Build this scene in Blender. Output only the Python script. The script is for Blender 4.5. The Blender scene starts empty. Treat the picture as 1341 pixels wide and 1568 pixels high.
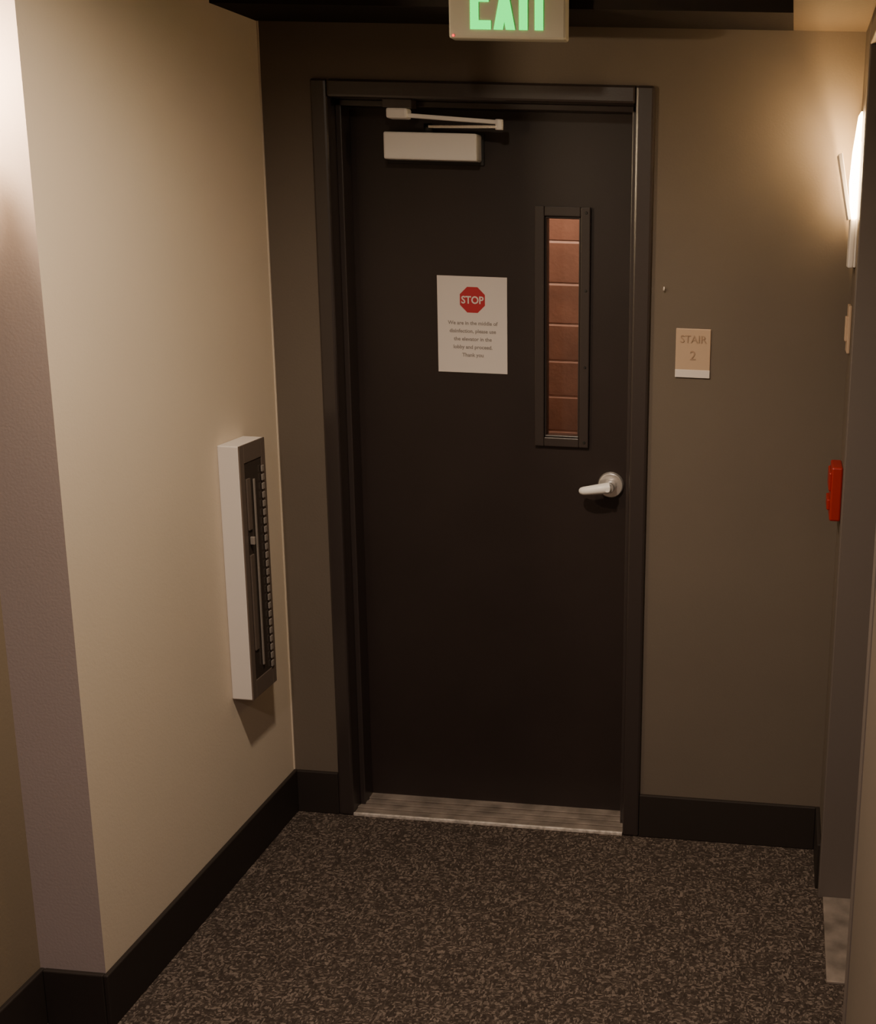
import bpy, bmesh
from math import *
from mathutils import Vector, Matrix

# ------------------------------------------------------------ materials
def mat(name, col, rough=.6, metal=0., emis=None, es=0., spec=.5, noise=None, bump=None, coat=0):
    m=bpy.data.materials.new(name); m.use_nodes=True; nt=m.node_tree; N=nt.nodes; L=nt.links
    b=N["Principled BSDF"]
    b.inputs["Base Color"].default_value=(*col,1); b.inputs["Roughness"].default_value=rough
    b.inputs["Metallic"].default_value=metal; b.inputs["Specular IOR Level"].default_value=spec
    b.inputs["Coat Weight"].default_value=coat
    if emis: b.inputs["Emission Color"].default_value=(*emis,1); b.inputs["Emission Strength"].default_value=es
    tc=N.new("ShaderNodeTexCoord")
    if noise:
        sc,amt=noise
        n=N.new("ShaderNodeTexNoise"); n.inputs["Scale"].default_value=sc; n.inputs["Detail"].default_value=5
        r=N.new("ShaderNodeMapRange"); r.inputs["To Min"].default_value=1-amt; r.inputs["To Max"].default_value=1+amt
        r.inputs["From Min"].default_value=.3; r.inputs["From Max"].default_value=.7
        mx=N.new("ShaderNodeVectorMath"); mx.operation='SCALE'; mx.inputs[0].default_value=col
        L.new(tc.outputs["Object"],n.inputs["Vector"]); L.new(n.outputs["Fac"],r.inputs["Value"])
        L.new(r.outputs[0],mx.inputs["Scale"]); L.new(mx.outputs[0],b.inputs["Base Color"])
    if bump:
        sc,st=bump
        n=N.new("ShaderNodeTexNoise"); n.inputs["Scale"].default_value=sc; n.inputs["Detail"].default_value=3
        bp=N.new("ShaderNodeBump"); bp.inputs["Strength"].default_value=st; bp.inputs["Distance"].default_value=.003
        L.new(tc.outputs["Object"],n.inputs["Vector"]); L.new(n.outputs["Fac"],bp.inputs["Height"]); L.new(bp.outputs[0],b.inputs["Normal"])
    return m

M={}
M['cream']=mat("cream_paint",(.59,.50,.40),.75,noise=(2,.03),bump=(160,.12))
M['colface']=mat("grey_mauve_column_face",(.33,.27,.26),.75,noise=(2,.03),bump=(160,.12))
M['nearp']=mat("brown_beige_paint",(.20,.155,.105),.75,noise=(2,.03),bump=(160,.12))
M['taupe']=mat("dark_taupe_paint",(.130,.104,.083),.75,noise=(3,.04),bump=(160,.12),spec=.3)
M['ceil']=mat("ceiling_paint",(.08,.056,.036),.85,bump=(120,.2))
M['bulk']=mat("black_brown_paint",(.014,.0105,.009),.8,bump=(120,.2),spec=.2)
M['doorp']=mat("door_dark_brown_enamel",(.024,.0165,.0155),.42,noise=(4,.10),bump=(220,.05),spec=.4)
M['frame']=mat("frame_dark_brown_enamel",(.032,.024,.023),.30,bump=(200,.05),spec=.8)
M['base']=mat("dark_rubber_base",(.022,.0165,.0145),.6,bump=(60,.1),spec=.3)
M['greyjamb']=mat("grey_enamel",(.12,.098,.088),.5,bump=(200,.05))
M['white']=mat("white_enamel",(.66,.61,.58),.45,bump=(200,.03))
M['alum']=mat("worn_aluminium",(.22,.182,.158),.5,.2,noise=(14,.4),bump=(60,.3))
M['lip']=mat("bright_aluminium_edge",(.62,.56,.52),.4,.2,noise=(60,.4))
M['chrome']=mat("satin_chrome",(.82,.79,.77),.25,.8)
M['silver']=mat("silver_lacquer",(.88,.86,.85),.35,0)
M['black']=mat("black_plastic",(.01,.01,.01),.5)
M['paper']=mat("white_paper",(.66,.60,.57),.7)
M['red']=mat("red_ink",(.42,.02,.03),.6)
M['ink']=mat("grey_ink",(.26,.23,.22),.7)
M['alarm']=mat("alarm_red_plastic",(.30,.012,.008),.4)
M['beige']=mat("beige_plastic",(.46,.33,.235),.5)
M['beiged']=mat("tan_raised_plastic",(.33,.225,.155),.5)
M['cabf']=mat("bronze_steel",(.14,.108,.09),.4,.2)
M['cabg']=mat("cabinet_dark_glass",(.045,.035,.03),.2)
M['cab']=mat("cabinet_grey_edge",(.22,.19,.17),.4)
M['green']=mat("exit_green_glow",(0,.06,.01),.6,emis=(0.0,.88,.10),es=2.5,spec=0)
M['exitw']=mat("exit_housing_plastic",(.38,.36,.30),.5)
M['led']=mat("red_led",(.5,0,0),.4,emis=(1,.02,.02),es=3)
M['glow']=mat("sconce_lit_glass",(.9,.8,.6),.4,emis=(1,.70,.36),es=40)
M['lamp']=mat("downlight_lens",(.9,.85,.8),.4,emis=(1,.8,.6),es=6)
M['mortar']=mat("pale_mortar",(.85,.60,.48),.9)
M['block']=mat("painted_block_wall",(.33,.165,.105),.85,noise=(9,.15),bump=(60,.5))

g=bpy.data.materials.new("clear_glass"); g.use_nodes=True; nt=g.node_tree; nt.nodes.clear()
o=nt.nodes.new("ShaderNodeOutputMaterial"); t=nt.nodes.new("ShaderNodeBsdfTransparent"); gl=nt.nodes.new("ShaderNodeBsdfGlossy"); gl.inputs["Roughness"].default_value=.03
fr=nt.nodes.new("ShaderNodeFresnel"); mx=nt.nodes.new("ShaderNodeMixShader"); t.inputs[0].default_value=(.9,.88,.86,1)
nt.links.new(fr.outputs[0],mx.inputs[0]); nt.links.new(t.outputs[0],mx.inputs[1]); nt.links.new(gl.outputs[0],mx.inputs[2]); nt.links.new(mx.outputs[0],o.inputs[0]); M['glass']=g

# carpet: short loop-pile flecks in two directions
c=bpy.data.materials.new("speckled_brown_carpet"); c.use_nodes=True; nt=c.node_tree; N=nt.nodes; L=nt.links; b=N["Principled BSDF"]
b.inputs["Roughness"].default_value=.95; b.inputs["Specular IOR Level"].default_value=.1
tc=N.new("ShaderNodeTexCoord")
wn=N.new("ShaderNodeTexNoise"); wn.inputs["Scale"].default_value=90; L.new(tc.outputs["Object"],wn.inputs["Vector"])
ws=N.new("ShaderNodeVectorMath"); ws.operation='MULTIPLY_ADD'; ws.inputs[1].default_value=(.008,.008,0); L.new(wn.outputs["Color"],ws.inputs[0]); L.new(tc.outputs["Object"],ws.inputs[2])
def vor(scale,vec,rot):
    mp=N.new("ShaderNodeMapping"); mp.inputs["Scale"].default_value=vec; mp.inputs["Rotation"].default_value=(0,0,rot)
    n=N.new("ShaderNodeTexVoronoi"); n.inputs["Scale"].default_value=scale
    L.new(ws.outputs[0],mp.inputs[0]); L.new(mp.outputs[0],n.inputs["Vector"])
    s_=N.new("ShaderNodeSeparateColor"); L.new(n.outputs["Color"],s_.inputs[0]); return s_,n
v1,n1=vor(130,(1,1.8,1),.35); v2,n2=vor(130,(1.8,1,1),.35)
sel=N.new("ShaderNodeTexNoise"); sel.inputs["Scale"].default_value=26; L.new(tc.outputs["Object"],sel.inputs["Vector"])
st=N.new("ShaderNodeMath"); st.operation='GREATER_THAN'; st.inputs[1].default_value=.5; L.new(sel.outputs["Fac"],st.inputs[0])
mxf=N.new("ShaderNodeMix"); L.new(st.outputs[0],mxf.inputs["Factor"]); L.new(v1.outputs[0],mxf.inputs["A"]); L.new(v2.outputs[0],mxf.inputs["B"])
fn=N.new("ShaderNodeTexNoise"); fn.inputs["Scale"].default_value=300; L.new(tc.outputs["Object"],fn.inputs["Vector"])
ad=N.new("ShaderNodeMath"); ad.operation='MULTIPLY_ADD'; ad.inputs[1].default_value=.5; L.new(fn.outputs["Fac"],ad.inputs[0]); 
sb=N.new("ShaderNodeMath"); sb.operation='SUBTRACT'; sb.inputs[1].default_value=.25; L.new(mxf.outputs["Result"],sb.inputs[0]); L.new(sb.outputs[0],ad.inputs[2])
cr=N.new("ShaderNodeValToRGB"); e=cr.color_ramp.elements
e[0].position=.15; e[0].color=(.036,.0275,.024,1); e[1].position=1; e[1].color=(.175,.139,.120,1)
x=e.new(.62); x.color=(.062,.048,.041,1)
L.new(ad.outputs[0],cr.inputs[0]); L.new(cr.outputs[0],b.inputs["Base Color"])
bp=N.new("ShaderNodeBump"); bp.inputs["Strength"].default_value=.4; bp.inputs["Distance"].default_value=.003
L.new(ad.outputs[0],bp.inputs["Height"]); L.new(bp.outputs[0],b.inputs["Normal"]); M['carpet']=c

# ------------------------------------------------------------ helpers
def link(o): bpy.context.scene.collection.objects.link(o); return o
def fin(bm,name,mats,parent=None,bevel=0,smooth=False):
    me=bpy.data.meshes.new(name); bmesh.ops.recalc_face_normals(bm,faces=bm.faces); bm.to_mesh(me); bm.free()
    for m in mats: me.materials.append(M[m])
    ob=link(bpy.data.objects.new(name,me))
    if smooth:
        for p in me.polygons: p.use_smooth=True
    if bevel:
        md=ob.modifiers.new("b",'BEVEL'); md.width=bevel; md.segments=2; md.limit_method='ANGLE'; md.angle_limit=radians(40)
    if parent: ob.parent=parent
    return ob
def addbox(bm,x0,x1,y0,y1,z0,z1,mi=0):
    vs=[bm.verts.new((x,y,z)) for x in(x0,x1) for y in(y0,y1) for z in(z0,z1)]
    for f in((0,1,3,2),(4,6,7,5),(0,4,5,1),(2,3,7,6),(0,2,6,4),(1,5,7,3)):
        bm.faces.new([vs[i] for i in f]).material_index=mi
def boxes(name,lst,mats,parent=None,bevel=0):
    bm=bmesh.new()
    for b in lst: addbox(bm,*b)
    return fin(bm,name,mats,parent,bevel)
def cyl(name,p0,p1,r0,r1,mt,parent=None,seg=32,bevel=0):
    bm=bmesh.new(); p0=Vector(p0);p1=Vector(p1);d=p1-p0
    bmesh.ops.create_cone(bm,cap_ends=True,segments=seg,radius1=r0,radius2=r1,depth=d.length)
    q=Vector((0,0,1)).rotation_difference(d)
    bmesh.ops.transform(bm,matrix=Matrix.Translation((p0+p1)/2)@q.to_matrix().to_4x4(),verts=bm.verts)
    ob=fin(bm,name,[mt],parent,bevel)
    for p in ob.data.polygons: p.use_smooth=len(p.vertices)==4
    return ob
def prism(name,pts,axis,a,b,mt,parent=None,bevel=0):
    bm=bmesh.new()
    def P(u,v,w): return {0:(w,u,v),1:(u,w,v),2:(u,v,w)}[axis]
    A=[bm.verts.new(P(u,v,a)) for u,v in pts]; B=[bm.verts.new(P(u,v,b)) for u,v in pts]
    bm.faces.new(A); bm.faces.new(B[::-1]); n=len(pts)
    for i in range(n): bm.faces.new((A[i],A[(i+1)%n],B[(i+1)%n],B[i]))
    return fin(bm,name,[mt],parent,bevel)
def empty(name,loc=(0,0,0)):
    e=bpy.data.objects.new(name,None); e.empty_display_size=.05; return link(e)
def text(name,body,size,loc,mt,parent,depth=.0006,align='CENTER',sx=1,bold=0):
    cu=bpy.data.curves.new(name,'FONT'); cu.body=body; cu.size=size; cu.align_x=align; cu.extrude=depth; cu.offset=bold; cu.resolution_u=3
    t=link(bpy.data.objects.new(name+"_tmp",cu)); dg=bpy.context.evaluated_depsgraph_get()
    me=bpy.data.meshes.new_from_object(t.evaluated_get(dg)); bpy.data.objects.remove(t)
    me.transform(Matrix.Translation(loc)@Matrix.Rotation(pi/2,4,'X')@Matrix.Diagonal((sx,1,1,1)))
    me.materials.clear(); me.materials.append(M[mt]); ob=link(bpy.data.objects.new(name,me)); ob.parent=parent; return ob

# ------------------------------------------------------------ dimensions
XL,XR,ZC,HB=-.7965,.8356,2.335,.139
YC,XL2=-.974,-.9524
FX0,FX1,FZ=-.6525,.2901,2.19
IX0,IX1,IZ=-.606,.240,2.142
H=2.62; YE=-4.6; T=.12
JY0,JY1,JZ=-.215,-1.32,2.31

# room shell
boxes("floor",[(XL2-T,XR+.3,YE-T,.16,-.08,0)],['carpet'])
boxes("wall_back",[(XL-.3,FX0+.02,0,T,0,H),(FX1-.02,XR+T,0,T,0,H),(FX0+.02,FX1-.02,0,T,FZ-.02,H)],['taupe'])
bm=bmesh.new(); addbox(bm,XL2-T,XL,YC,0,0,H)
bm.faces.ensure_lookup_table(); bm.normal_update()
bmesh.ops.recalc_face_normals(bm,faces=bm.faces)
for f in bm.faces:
    if f.normal.y<-.5: f.material_index=1  # column front: darker and more mauve than the cream sides
fin(bm,"wall_left",['cream','colface'])
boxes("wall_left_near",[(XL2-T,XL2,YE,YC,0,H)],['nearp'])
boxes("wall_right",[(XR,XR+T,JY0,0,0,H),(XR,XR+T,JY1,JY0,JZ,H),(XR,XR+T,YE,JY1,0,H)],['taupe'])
boxes("wall_front",[(XL2-T,XR+T,YE-T,YE,0,H)],['cream'])
boxes("ceiling",[(XL2-T,XR+T,YE,0,H,H+.08),(.648,XR,-1.6,0,ZC,H)],['ceil'])
boxes("trim_bulkhead",[(XL,.648,-.25,-.004,ZC-.001,H)],['bulk'])
boxes("trim_corner_bead",[(XL,XL+.004,-.004,0,HB,ZC)],['cream'])

def base(name,segs): return boxes(name,segs,['base'],bevel=.003)
t=.012
base("baseboard_back",[(XL+t,FX0,-t,0,0,HB),(FX1,XR-t,-t,0,0,HB)])
base("baseboard_left",[(XL,XL+t,YC-t,0,0,HB),(XL2+t,XL,YC-t,YC,0,HB)])
base("baseboard_left_near",[(XL2,XL2+t,YE,YC,0,HB)])
base("baseboard_right",[(XR-t,XR,JY0,0,0,HB),(XR-t,XR,YE,JY1,0,HB)])

# ------------------------------------------------------------ main door
door=empty("door_1")
LY=.11
fr_=empty("trim_1")
bm=bmesh.new()
addbox(bm,FX0,IX0,-.014,.15,0,FZ); addbox(bm,IX1,FX1,-.014,.15,0,FZ); addbox(bm,IX0,IX1,-.014,.15,IZ,FZ)
fin(bm,"frame_profile",['frame'],fr_,.007)
boxes("frame_stop",[(IX0,IX0+.016,.045,LY-.002,0,IZ),(IX1-.016,IX1,.045,LY-.002,0,IZ),(IX0,IX1,.045,LY-.002,IZ-.016,IZ)],['frame'],fr_,.002)
WX0,WX1,WZ0,WZ1=-.030,.074,1.210,1.845
l0,l1,lz0,lz1=IX0+.003,IX1-.003,.014,IZ-.003
boxes("leaf",[(l0,WX0,LY,LY+.044,lz0,lz1),(WX1,l1,LY,LY+.044,lz0,lz1),(WX0,WX1,LY,LY+.044,lz0,WZ0),(WX0,WX1,LY,LY+.044,WZ1,lz1)],['doorp'],door)
o=.028
boxes("window_moulding",[(WX0-o,WX0,LY-.012,LY,WZ0-o,WZ1+o),(WX1,WX1+o,LY-.012,LY,WZ0-o,WZ1+o),(WX0,WX1,LY-.012,LY,WZ1,WZ1+o),(WX0,WX1,LY-.012,LY,WZ0-o,WZ0),
  (WX0,WX0+.006,LY-.006,LY+.03,WZ0,WZ1),(WX1-.006,WX1,LY-.006,LY+.03,WZ0,WZ1),(WX0,WX1,LY-.006,LY+.03,WZ0,WZ0+.006),(WX0,WX1,LY-.006,LY+.03,WZ1-.006,WZ1)],['frame'],door,.005)
for i,z in enumerate((WZ0-.012,1.42,1.64,WZ1+.012)):
    cyl("moulding_screw_%d"%(i+1),(WX1+.016,LY-.012,z),(WX1+.016,LY-.0145,z),.004,.003,'black',door,12)
boxes("window_glass",[(WX0,WX1,LY+.02,LY+.024,WZ0,WZ1)],['glass'],door)
hd=empty("door_lever_handle")
hx,hz=.170,1.073
cyl("handle_rose",(hx,LY,hz),(hx,LY-.012,hz),.040,.036,'chrome',hd,48,.002)
cyl("handle_hub",(hx,LY-.012,hz),(hx,LY-.05,hz),.018,.016,'chrome',hd,32,.002)
cu=bpy.data.curves.new("lever",'CURVE'); cu.dimensions='3D'; cu.bevel_depth=.015; cu.bevel_resolution=6; cu.use_fill_caps=True
sp=cu.splines.new('BEZIER'); pts=[((hx+.004,LY-.05,hz+.002),1.15),((hx-.03,LY-.058,hz-.002),1.0),((hx-.070,LY-.052,hz-.010),.85),((hx-.080,LY-.042,hz-.013),.7)]
sp.bezier_points.add(3)
for bpnt,(co,rd) in zip(sp.bezier_points,pts): bpnt.co=co; bpnt.radius=rd; bpnt.handle_left_type=bpnt.handle_right_type='AUTO'
tmp=link(bpy.data.objects.new("t",cu)); me=bpy.data.meshes.new_from_object(tmp.evaluated_get(bpy.context.evaluated_depsgraph_get())); bpy.data.objects.remove(tmp)
me.materials.clear(); me.materials.append(M['silver']); [setattr(p,'use_smooth',True) for p in me.polygons]
lv=link(bpy.data.objects.new("lever",me)); lv.parent=hd
cyl("lock_button",(hx,LY-.05,hz),(hx,LY-.069,hz),.009,.008,'silver',hd,24,.001)

# door closer
dc=empty("door_closer")
boxes("closer_body",[(-.476,-.211,.055,LY,1.987,2.061)],['silver'],dc,.005)
boxes("closer_back_plate",[(-.482,-.204,LY-.006,LY,1.978,2.066)],['black'],dc,.001)
boxes("arm_shoe",[(-.447,-.388,.0,.044,2.092,2.120)],['silver'],dc,.006)
boxes("arm_shoe_plate",[(-.455,-.375,.0,.044,2.120,IZ)],['frame'],dc,.001)
def bar(name,p0,p1,w,h,mt,par):
    p0=Vector(p0);p1=Vector(p1);d=p1-p0; bm=bmesh.new(); L_=d.length
    addbox(bm,0,L_,-w/2,w/2,-h/2,h/2)
    xx=d.normalized(); yy=Vector((0,0,1)).cross(xx).normalized(); zz=xx.cross(yy)
    m=Matrix((xx,yy,zz)).transposed().to_4x4(); m.translation=p0
    bmesh.ops.transform(bm,matrix=m,verts=bm.verts); return fin(bm,name,[mt],par,.0015)
bar("closer_forearm",(-.40,.022,2.102),(-.140,.030,2.090),.018,.011,'silver',dc)
bar("closer_main_arm",(-.355,.08,2.078),(-.140,.030,2.078),.020,.008,'chrome',dc)
cyl("arm_elbow",(-.140,.030,2.070),(-.140,.030,2.098),.011,.011,'silver',dc,24,.002)
cyl("closer_pinion",(-.355,.08,2.058),(-.355,.08,2.086),.012,.012,'black',dc,24)

# stop notice
sn=empty("stop_notice")
boxes("notice_sheet",[(-.347,-.141,LY-.002,LY-.0008,1.390,1.669)],['paper'],sn)
ox,oz,orr=-.243,1.602,.040
prism("stop_octagon",[(ox+orr*cos(pi/8+k*pi/4),oz+orr*sin(pi/8+k*pi/4)) for k in range(8)],1,LY-.0026,LY-.0019,'red',sn)
text("stop_word","STOP",.030,(ox,LY-.0030,oz-.0105),'paper',sn,.0004,bold=.0006,sx=.92)
for i,s in enumerate(["We are in the middle of","disinfection, please use","the elevator in the","lobby and proceed.","Thank you"]):
    text("notice_line_%d"%(i+1),s,.0150,(ox,LY-.0024,1.530-i*.0232),'ink',sn,.0003,sx=1.0,bold=.0003)

# threshold
boxes("trim_threshold",[(IX0,IX1,-.008,LY+.05,0,.008,0),(IX0,IX1,-.014,-.006,0,.010,1),(IX0,IX1,.02,.034,.008,.012,0),(IX0,IX1,.05,.064,.008,.012,0),(IX0,IX1,.08,LY+.02,.008,.013,0)],['alum','lip'],bevel=.0015)

# stair sign
ss=empty("stair_sign")
boxes("sign_plate",[(.363,.460,-.004,0,1.418,1.554)],['beige'],ss,.002)
boxes("sign_insert",[(.363,.460,-.0052,-.0002,1.418,1.440)],['paper'],ss,.001)
text("sign_word","STAIR",.030,(.4115,-.0048,1.515),'beiged',ss,.0008,sx=.95)
text("sign_number","2",.036,(.4115,-.0048,1.468),'beiged',ss,.0006)
wh=empty("wall_hook")
cyl("hook_pin",(.327,0,1.659),(.327,-.008,1.660),.0022,.0022,'white',wh,10); cyl("hook_tip",(.327,-.007,1.656),(.327,-.008,1.666),.003,.0014,'white',wh,10)

# exit sign
ex=empty("exit_sign")
EY=-.30; ez0=2.255; ex0,ex1=-.176,.110
boxes("housing",[(ex0,ex1,EY,EY+.04,ez0,ez0+.2)],['exitw'],ex,.006)
boxes("canopy",[(-.12,.05,EY-.02,EY+.045,H-.02,H),(-.045,-.02,EY+.01,EY+.03,ez0+.2,H-.02)],['exitw'],ex,.003)
lz,lh,fy=2.276,.15,(EY-.0025,EY+.001)
def L2(name,lst): return boxes(name,[(a,b,fy[0],fy[1],c,d) for a,b,c,d in lst],['green'],ex)
s=.020
L2("letter_e",[(-.122,-.122+s,lz,lz+lh),(-.102,-.072,lz,lz+s),(-.102,-.077,lz+.062,lz+.082),(-.102,-.072,lz+lh-s,lz+lh)])
for k,(xa,xb) in enumerate(((-.065,-.013),(-.013,-.065))):
    w=.022
    sg=1 if xb>xa else -1
    A=[(xa,lz),(xa+sg*w,lz),(xb,lz+lh),(xb-sg*w,lz+lh)]
    prism("letter_x_stroke_%d"%(k+1),A,1,fy[0]-.0004*k,fy[1],'green',ex)
L2("letter_i",[(-.003,.017,lz,lz+lh)])
L2("letter_t",[(.035,.055,lz,lz+lh-s),(.022,.070,lz+lh-s,lz+lh)])
cyl("charge_led",(ex0+.012,EY-.001,ez0+.006),(ex0+.012,EY-.004,ez0+.006),.003,.002,'led',ex,12)

# fire extinguisher cabinet on the left wall
fc=empty("fire_extinguisher_cabinet")
cx1=XL+.061; y0,y1,z0,z1=-.347,-.2065,.525,1.234
boxes("cabinet_box",[(XL,cx1-.004,y0,y1,z0,z1)],['white'],fc,.003)
fw=.022
boxes("cabinet_door_frame",[(cx1-.004,cx1,y0,y0+fw,z0,z1),(cx1-.004,cx1,y1-fw,y1,z0,z1),(cx1-.004,cx1,y0+fw,y1-fw,z0,z0+.05),(cx1-.004,cx1,y0+fw,y1-fw,z1-.05,z1)],['cabf'],fc,.001)
boxes("cabinet_glass",[(cx1-.004,cx1-.002,y0+fw,y1-fw,z0+.05,z1-.05)],['cabg'],fc)
boxes("cabinet_glazing_bead",[(cx1,cx1+.004,y0+.062,y0+.069,z0+.08,z1-.10)],['cab'],fc,.001)
boxes("cabinet_hinge_slats",[(cx1,cx1+.004,y1-.030,y1-.018,z0+.055+.0245*k,z0+.072+.0245*k) for k in range(24)],['cab'],fc,.001)
boxes("cabinet_pull_handle",[(cx1,cx1+.012,y0+.030,y0+.038,.960,.982)],['cab'],fc,.002)
boxes("cabinet_vertical_label",[(cx1-.002,cx1+.002,y0+.028,y0+.046,.66,.93),(cx1-.002,cx1+.002,y0+.028,y0+.046,1.0,1.14)],['cabf'],fc,.0005)

# sconces
def sconce(name,X,Y,sgn):
    e=empty(name); P=lambda d: X+sgn*d
    def b(n,d0,d1,ya,yb,za,zb,m,bv=0): return boxes(n,[(min(P(d0),P(d1)),max(P(d0),P(d1)),ya,yb,za,zb)],[m],e,bv)
    b("backplate",0,.006,Y-.045,Y+.045,1.74,2.05,'white',.002)
    b("bottom_bracket",.006,.020,Y-.04,Y+.04,1.738,1.862,'white',.004)
    prism("glass_diffuser",[(P(.006),1.862),(P(.016),1.862),(P(.024),1.95),(P(.020),2.03),(P(.010),2.12),(P(.006),2.12)],1,Y-.065,Y+.065,'glow',e)
    prism("front_blade",[(P(.018),1.862),(P(.026),1.858),(P(.060),2.018),(P(.050),2.022)],1,Y-.05,Y+.05,'white',e,.001)
    return e
sconce("wall_sconce",XR,-.115,-1)
sconce("wall_sconce.001",XL2,-1.14,1)

ls=empty("light_switch")
boxes("switch_plate",[(XR-.008,XR,-.120,-.040,1.515,1.640)],['beige'],ls,.002)
boxes("switch_rocker",[(XR-.014,XR-.006,-.098,-.064,1.545,1.610)],['beige'],ls,.002)
fa=empty("fire_alarm_pull_station")
boxes("alarm_body",[(XR-.030,XR,-.165,-.055,1.068,1.216)],['alarm'],fa,.005)
boxes("alarm_lip",[(XR-.036,XR-.028,-.160,-.060,1.150,1.20),(XR-.038,XR-.028,-.150,-.070,1.095,1.125)],['alarm'],fa,.003)

# side doorway
d2=empty("side_room_door")
boxes("side_door_frame",[(XR-.003,XR+.14,JY0-.045,JY0,0,JZ),(XR-.003,XR+.14,JY1,JY1+.045,0,JZ),(XR-.003,XR+.14,JY1+.045,JY0-.045,JZ-.045,JZ)],['greyjamb'],d2,.003)
boxes("side_leaf",[(XR+.10,XR+.14,JY1+.047,JY0-.047,.012,JZ-.047)],['greyjamb'],d2,.002)
cyl("side_rose",(XR+.10,JY1+.11,1.0),(XR+.088,JY1+.11,1.0),.03,.028,'chrome',d2,32)
cyl("side_lever",(XR+.075,JY1+.11,1.0),(XR+.075,JY1+.22,1.0),.009,.008,'chrome',d2,20)
cyl("side_hub",(XR+.09,JY1+.11,1.0),(XR+.068,JY1+.11,1.0),.012,.012,'chrome',d2,20)
boxes("trim_side_threshold",[(XR+.01,XR+.12,-.62,JY0-.045,0,.008)],['alum'],bevel=.002)

# ceiling downlights, the second an added fill
def down(name,x,y,pw,ang,col):
    e=empty(name)
    bm=bmesh.new(); n=40
    rings=[(.075,H-.001),(.075,H-.007),(.058,H-.007),(.052,H-.002)]
    R=[[bm.verts.new((x+r*cos(2*pi*i/n),y+r*sin(2*pi*i/n),z)) for i in range(n)] for r,z in rings]
    for a,b_ in zip(R,R[1:]):
        for i in range(n): bm.faces.new((a[i],a[(i+1)%n],b_[(i+1)%n],b_[i]))
    fin(bm,"trim_ring",['white'],e)
    cyl("lens",(x,y,H-.002),(x,y,H-.004),.052,.052,'lamp',e,40)
    l=bpy.data.lights.new(name+"_light",'SPOT'); l.energy=pw; l.spot_size=radians(ang); l.spot_blend=1; l.shadow_soft_size=.045; l.color=col
    lo=link(bpy.data.objects.new("lamp",l)); lo.location=(x,y,H-.03); lo.parent=e
down("ceiling_downlight",-.06,-1.32,150,156,(1,.81,.60))
down("fill_downlight",.0,-3.3,120,165,(1,.81,.73))  # added fill lamp behind the camera, evens out column face and door

def point(name,loc,pw,col,r,par):
    l=bpy.data.lights.new(name,'POINT'); l.energy=pw; l.color=col; l.shadow_soft_size=r
    o=link(bpy.data.objects.new(name,l)); o.location=loc; o.parent=par
point("bulb",(XR-.037,-.13,1.97),20,(1,.61,.23),.012,bpy.data.objects["wall_sconce"])
point("bulb_near",(XL2+.036,-1.14,2.08),28,(1,.76,.48),.012,bpy.data.objects["wall_sconce.001"])

# ------------------------------------------------------------ stairwell behind the door
SY=1.6
bm=bmesh.new()
zs=[-.08,.18,.36,.52,.66,.80,.943,1.094,1.247,1.403,1.573,1.748,1.94,2.13,2.32,2.5,2.70]
addbox(bm,-1.4,1.2,SY,SY+.1,-.08,2.7,1)
for i in range(len(zs)-1):
    off=.2*(i%2)
    xs=[-1.4]+[v for v in [-.995+off+.4*k for k in range(6)] if v<1.19]+[1.2]
    for a,b_ in zip(xs,xs[1:]): addbox(bm,a+.002,b_-.002,SY-.003,SY,zs[i]+.007,zs[i+1]-.007,0)
fin(bm,"wall_stairwell",['block','mortar'])
boxes("wall_stairwell_side",[(-1.5,-1.4,.16,SY+.1,-.08,2.7),(1.2,1.3,.16,SY+.1,-.08,2.7)],['block'])
boxes("floor_stairwell",[(-1.4,1.2,.16,SY,-.08,0)],['block'])
boxes("ceiling_stairwell",[(-1.4,1.2,.16,SY,2.7,2.78)],['ceil'])
sl=empty("stairwell_light"); boxes("fixture_pan",[(-.8,.2,.70,.85,2.66,2.7)],['white'],sl,.004)
boxes("fixture_lens",[(-.78,.18,.715,.835,2.635,2.66)],['lamp'],sl,.004)
point("stair_bulb",(-.3,1.15,2.5),46,(1,.76,.62),.1,sl)

w=bpy.data.worlds.new("w"); bpy.context.scene.world=w; w.use_nodes=True; w.node_tree.nodes["Background"].inputs[0].default_value=(.01,.009,.008,1)

# ------------------------------------------------------------ camera
yaw,pit,rol=.0791,.2154,-.0319
fwd=Vector((-sin(yaw)*cos(pit),cos(yaw)*cos(pit),-sin(pit))); right=Vector((cos(yaw),sin(yaw),0)); dn=fwd.cross(right)
r2=right*cos(rol)+dn*sin(rol); d2_=-right*sin(rol)+dn*cos(rol)
cam=bpy.data.cameras.new("camera"); co=link(bpy.data.objects.new("camera",cam))
m=Matrix((r2,-d2_,-fwd)).transposed().to_4x4(); m.translation=(.6749,-3.0684,1.8357); co.matrix_world=m
cam.sensor_fit='HORIZONTAL'; cam.sensor_width=36; cam.lens=1700/1341*36; cam.shift_x=(670.5-1066.38)/1341; cam.shift_y=(715.8-784)/1341; cam.clip_start=.02
bpy.context.scene.camera=co
